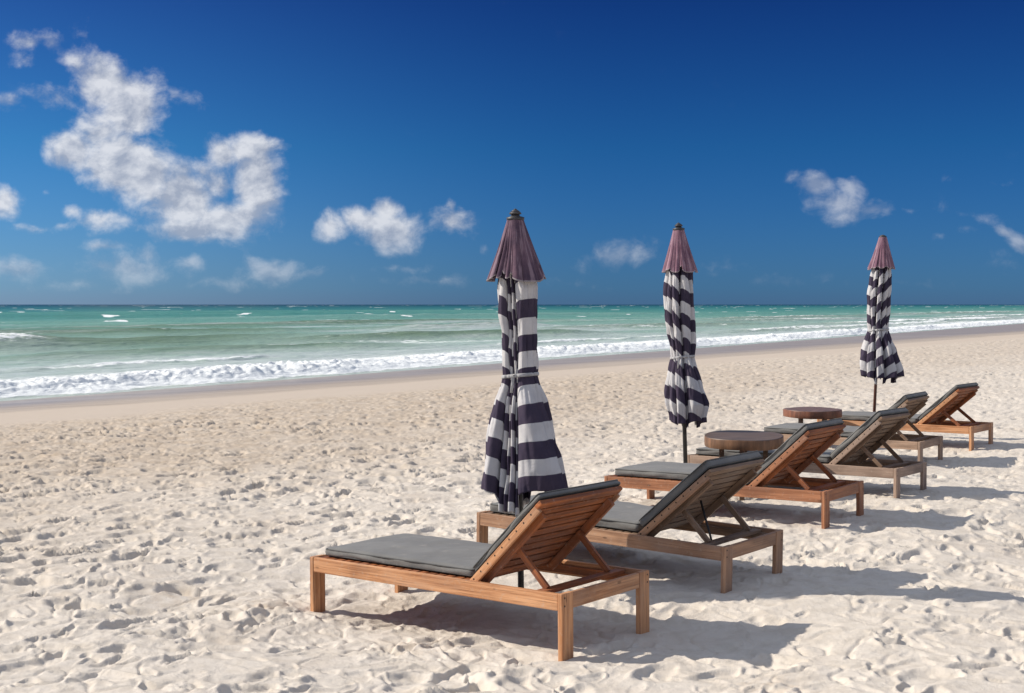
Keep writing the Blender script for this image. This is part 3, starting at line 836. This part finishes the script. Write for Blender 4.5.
def table(loc, ztop, rad, thick, tilt, label, mat, seed):
    gz = float(ground(np.array([loc[0]]), np.array([loc[1]]), False)[0])
    root = empty('round_table', (loc[0], loc[1], ztop), tilt)
    tag(root, label, 'table', 'round wooden slab tables between the loungers')
    rng = random.Random(seed)
    n = 72; bm = bmesh.new(); rings = []
    ph = [rng.uniform(0, 6) for _ in range(3)]
    for (k, z) in ((0, 0), (.90, 0), (.985, 0), (.997, -.004), (1.0, -.009), (1.003, -thick*.5), (1.0, -thick+.008), (.985, -thick), (0, -thick)):
        if k == 0: rings.append([bm.verts.new((0, 0, z))]); continue
        rings.append([bm.verts.new(((rad*k*(1+.012*math.sin(2*t+ph[0])+.008*math.sin(5*t+ph[1])))*math.cos(t), (rad*k*(1+.012*math.sin(2*t+ph[0])+.008*math.sin(5*t+ph[1])))*math.sin(t), z+.003*math.sin(3*t+ph[2]))) for t in [2*PI*i/n for i in range(n)]])
    for a, b_ in zip(rings, rings[1:]):
        for i in range(n):
            j = (i+1) % n
            if len(a) == 1: f = bm.faces.new((a[0], b_[i], b_[j]))
            elif len(b_) == 1: f = bm.faces.new((a[i], b_[0], a[j]))
            else: f = bm.faces.new((a[i], b_[i], b_[j], a[j]))
            f.smooth = True
    bmesh.ops.recalc_face_normals(bm, faces=bm.faces[:])
    me = bpy.data.meshes.new('tabletop'); bm.to_mesh(me); bm.free(); me.set_sharp_from_angle(angle=math.radians(35)); me.materials.append(mat)
    o = bpy.data.objects.new('tabletop', me); COL.objects.link(o); o.parent = root
    for k in range(4):
        a = PI/4+.25+k*PI/2; x, y = rad*.56*math.cos(a), rad*.56*math.sin(a)
        b = MB(); c, s = math.cos(a), math.sin(a); w = .042
        hh = ztop-gz-thick+.15
        b.box((x-c*w/2+s*w/2, y-s*w/2-c*w/2, -thick-hh), (0, 0, hh-.002), (c*w, s*w, 0), (-s*w, c*w, 0), .006)
        b.build('leg', TLEG, root)
TLEG = wood('table_leg_wood', (.16, .10, .065), (.10, .06, .04), (.06, .035, .02))
table(TAB[0], .572, .335, .088, (.035, -.02, .3), 'darker round wooden table with thick slab top, nearer of the two tables', tabmat('dark_slab', (.13, .085, .062), (.27, .135, .068)), 3)
table(TAB[1], .462, .345, .088, (.0, .0, 1.1), 'red-brown round wooden table with thick slab top, farther of the two tables', tabmat('red_slab', (.17, .095, .072), (.25, .095, .05)), 8)

# ------------------------------------------------------------------ sky, clouds, sun
SUN_EL = math.radians(36); SHADOW_AZ = math.radians(-6)     # shadows run right and slightly towards the viewer
sun_dir = Vector((-math.cos(SHADOW_AZ)*math.cos(SUN_EL), -math.sin(SHADOW_AZ)*math.cos(SUN_EL), math.sin(SUN_EL)))
w = bpy.data.worlds.new('World'); scene.world = w; w.use_nodes = True
nt = NT(w.node_tree); bg = w.node_tree.nodes['Background']
sky = nt('ShaderNodeTexSky', sky_type='NISHITA', sun_disc=False, sun_elevation=SUN_EL,
         sun_rotation=math.atan2(sun_dir.x, sun_dir.y), air_density=1.0, dust_density=.35, ozone_density=3.0, altitude=400)
g = nt('ShaderNodeTexCoord').outputs['Generated']
sep = nt('ShaderNodeSeparateXYZ', {0: g})
yy = nt.m('MAXIMUM', sep.outputs[1], .02)
U = nt.m('DIVIDE', sep.outputs[0], yy); V = nt.m('DIVIDE', sep.outputs[2], yy)
# deep, dry tropical blue: the colour of the air itself by height above the horizon
el = nt.m('MAXIMUM', sep.outputs[2], 0.)
tint = nt.ramp(nt.m('MULTIPLY', el, 2.5), [(0, (.21, .35, .70)), (.03, (.19, .36, .70)), (.29, (.09, .30, .55)), (.55, (.057, .170, .41)), (.72, (.06, .17, .40)), (1, (.3, .45, .7))])
skyc = nt.mix(1.0, sky.outputs[0], tint, 'MULTIPLY')
# away from the sun's side the sky is a deeper blue
az = nt.mr(U, -.42, .10, 0, 1)
skyc = nt.mix(1.0, skyc, nt.mix(az, (1.05, 1.05, 1.05), (.42, .60, .75)), 'MULTIPLY')
# broken bright cloud added out of view, overhead and behind, to fill the shadows
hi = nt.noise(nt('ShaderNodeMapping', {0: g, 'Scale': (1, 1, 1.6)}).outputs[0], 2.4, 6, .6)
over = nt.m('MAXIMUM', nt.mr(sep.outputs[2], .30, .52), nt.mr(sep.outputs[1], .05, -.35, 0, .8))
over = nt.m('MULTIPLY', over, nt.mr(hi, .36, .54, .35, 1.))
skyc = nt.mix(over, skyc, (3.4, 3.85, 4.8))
CL = [ # px, py, rx, ry, rot, weight  (directions given as angles off straight ahead, 1323.6 units per radian)
 (32,43,22,12,0,.62),(52,43,22,14,.3,.68),(30,60,18,14,0,.5),(75,60,30,18,.5,.75),(104,82,36,30,.4,1.05),(130,108,38,40,.6,1.1),(78,147,34,24,.2,1.1),(62,100,34,22,.3,.62),
 (100,128,40,30,0,.9),(130,165,60,36,.45,1.25),(182,195,48,34,.3,1.15),(195,229,50,18,0,.95),(251,147,34,17,0,.95),(262,182,26,40,0,1.15),(221,152,24,18,0,.95),
 (234,216,50,26,0,1.),(212,182,30,24,0,.85),(106,217,26,15,0,.8),(6,202,16,17,0,.9),(186,100,34,14,.3,.5),(87,35,30,18,.7,.48),(70,210,22,10,.4,.55),(14,105,28,10,.2,.42),(46,190,9,6,0,.42),(200,172,30,22,.2,.75),
 (20,268,42,14,0,.78),(130,266,52,17,0,.82),(149,254,16,14,0,.66),(190,266,18,14,0,.72),(273,268,34,16,0,.86),(40,228,26,8,0,.5),
 (330,226,18,15,0,.88),(388,211,17,12,0,.95),(372,222,26,13,0,.85),(395,234,32,21,0,1.05),(358,218,17,11,0,.8),(453,225,28,17,0,.88),(452,208,8,9,0,.6),(358,245,14,9,0,.5),(395,267,40,8,0,.5),(350,276,22,9,0,.48),
 (815,189,18,15,0,.85),(849,188,17,14,0,.85),(832,205,36,15,.2,.78),(873,211,28,12,-.2,.68),(845,219,24,12,0,.62),(968,230,14,9,0,.62),(942,236,14,9,0,.58),(1006,230,13,7,.3,.8),(1019,242,18,10,.6,.85),(992,181,46,9,0,.45),
 (985,262,40,16,0,.44),(620,256,46,17,0,.72),(606,248,16,9,0,.52),(790,182,16,8,0,.5),(905,212,18,6,0,.42),(484,250,7,6,0,.5),(560,283,60,12,0,.4),(780,280,50,10,0,.45),(80,285,60,8,0,.5),(230,284,60,8,0,.5),(320,270,40,9,0,.48),(430,280,50,8,0,.46),(900,285,60,8,0,.45),(960,215,60,12,.1,.42),(720,262,40,10,0,.42),(110,246,30,7,0,.5),(60,226,20,6,0,.5)]
uv = nt('ShaderNodeCombineXYZ', {0: U, 1: V, 2: 0.}).outputs[0]
wp = nt('ShaderNodeTexNoise', {'Vector': uv, 'Scale': 16., 'Detail': 3.})
wv = nt('ShaderNodeVectorMath', {0: wp.outputs['Color'], 1: (.5, .5, .5)}, operation='SUBTRACT').outputs[0]
wv = nt('ShaderNodeVectorMath', {0: wv, 'Scale': .022}, operation='SCALE').outputs[0]
uvw = nt('ShaderNodeVectorMath', {0: uv, 1: wv}, operation='ADD').outputs[0]
field = None
for (px, py, rx, ry, rot, wt) in CL:
    mp = nt('ShaderNodeMapping', {0: uvw, 'Location': ((px-512)/F_PX, (304.5-py)/F_PX, 0), 'Rotation': (0, 0, -rot), 'Scale': (1.60*rx/F_PX, 1.60*ry/F_PX, 1)}, vector_type='TEXTURE').outputs[0]
    gr = nt('ShaderNodeTexGradient', {0: mp}, gradient_type='SPHERICAL').outputs['Fac']
    if field is None: field = nt.m('MULTIPLY', gr, wt)
    else:
        field = nt.m('SMOOTH_MAX', field, nt.m('MULTIPLY', gr, wt), .10)
# light reaches each billow from the upper left, where the sun stands
def cn(off):
    v = nt('ShaderNodeVectorMath', {0: uvw, 1: off}, operation='ADD').outputs[0]
    v = nt('ShaderNodeMapping', {0: v, 'Scale': (1, 1.25, 1)}).outputs[0]
    return nt.noise(v, 22., 10, .58)
n0 = cn((0, 0, 0)); n1 = cn((-.0055, .0065, 0))
dens = nt.m('ADD', field, nt.m('MULTIPLY', nt.m('SUBTRACT', n0, .51), 1.35))
dens = nt.m('ADD', dens, nt.m('MULTIPLY', nt.m('SUBTRACT', nt.noise(uvw, 70., 8, .62), .5), .55))
al = nt.m('MULTIPLY', nt.mr(dens, .24, .84), nt.mr(field, .06, .22))
n2 = nt.noise(uvw, 11., 3, .5)
lit = nt.m('ADD', .56, nt.m('MULTIPLY', nt.m('SUBTRACT', n0, n1), 5.6))
lit = nt.m('ADD', lit, nt.m('MULTIPLY', nt.m('SUBTRACT', n2, .5), 1.6))
lit = nt.m('ADD', lit, nt.m('MULTIPLY', nt.m('SUBTRACT', field, .45), -.25), clamp=True)
cc = nt.mix(lit, (2.9, 3.2, 3.9), (5.8, 5.9, 6.2))
# low clouds are seen through more air
low = nt.mr(V, .0, .075)
cc = nt.mix(low, nt.mix(.5, skyc, cc), cc)
right = nt.mr(U, -.1, .25, 1, .55)
al2 = nt.m('MULTIPLY', nt.m('MULTIPLY', al, .88), nt.m('MULTIPLY', nt.mr(low, 0, 1, .62, 1.), right))
fin = nt.mix(al2, skyc, cc)
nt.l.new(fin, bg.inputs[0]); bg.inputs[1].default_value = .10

sl = bpy.data.lights.new('sun', 'SUN'); sl.energy = 3.8; sl.angle = math.radians(.55); sl.color = (1.0, .93, .83)
so = bpy.data.objects.new('sun', sl); COL.objects.link(so)
so.rotation_euler = sun_dir.to_track_quat('Z', 'Y').to_euler()
so.location = sun_dir*50

# ------------------------------------------------------------------ camera
cam = bpy.data.cameras.new('camera'); co = bpy.data.objects.new('camera', cam); COL.objects.link(co)
cam.sensor_width = 36; cam.lens = 36*F_PX/1024; cam.clip_end = 90000; cam.clip_start = .05
co.location = (0, 0, CAM_H)
co.rotation_euler = (PI/2 - math.atan2(42, F_PX), 0, 0)
scene.camera = co
scene.view_settings.view_transform = 'Standard'; scene.view_settings.look = 'None'
scene.view_settings.exposure = .44; scene.view_settings.gamma = 1.0; scene.view_settings.use_curve_mapping = False
scene.render.resolution_x = 1024; scene.render.resolution_y = 693
scene.cycles.max_bounces = 6
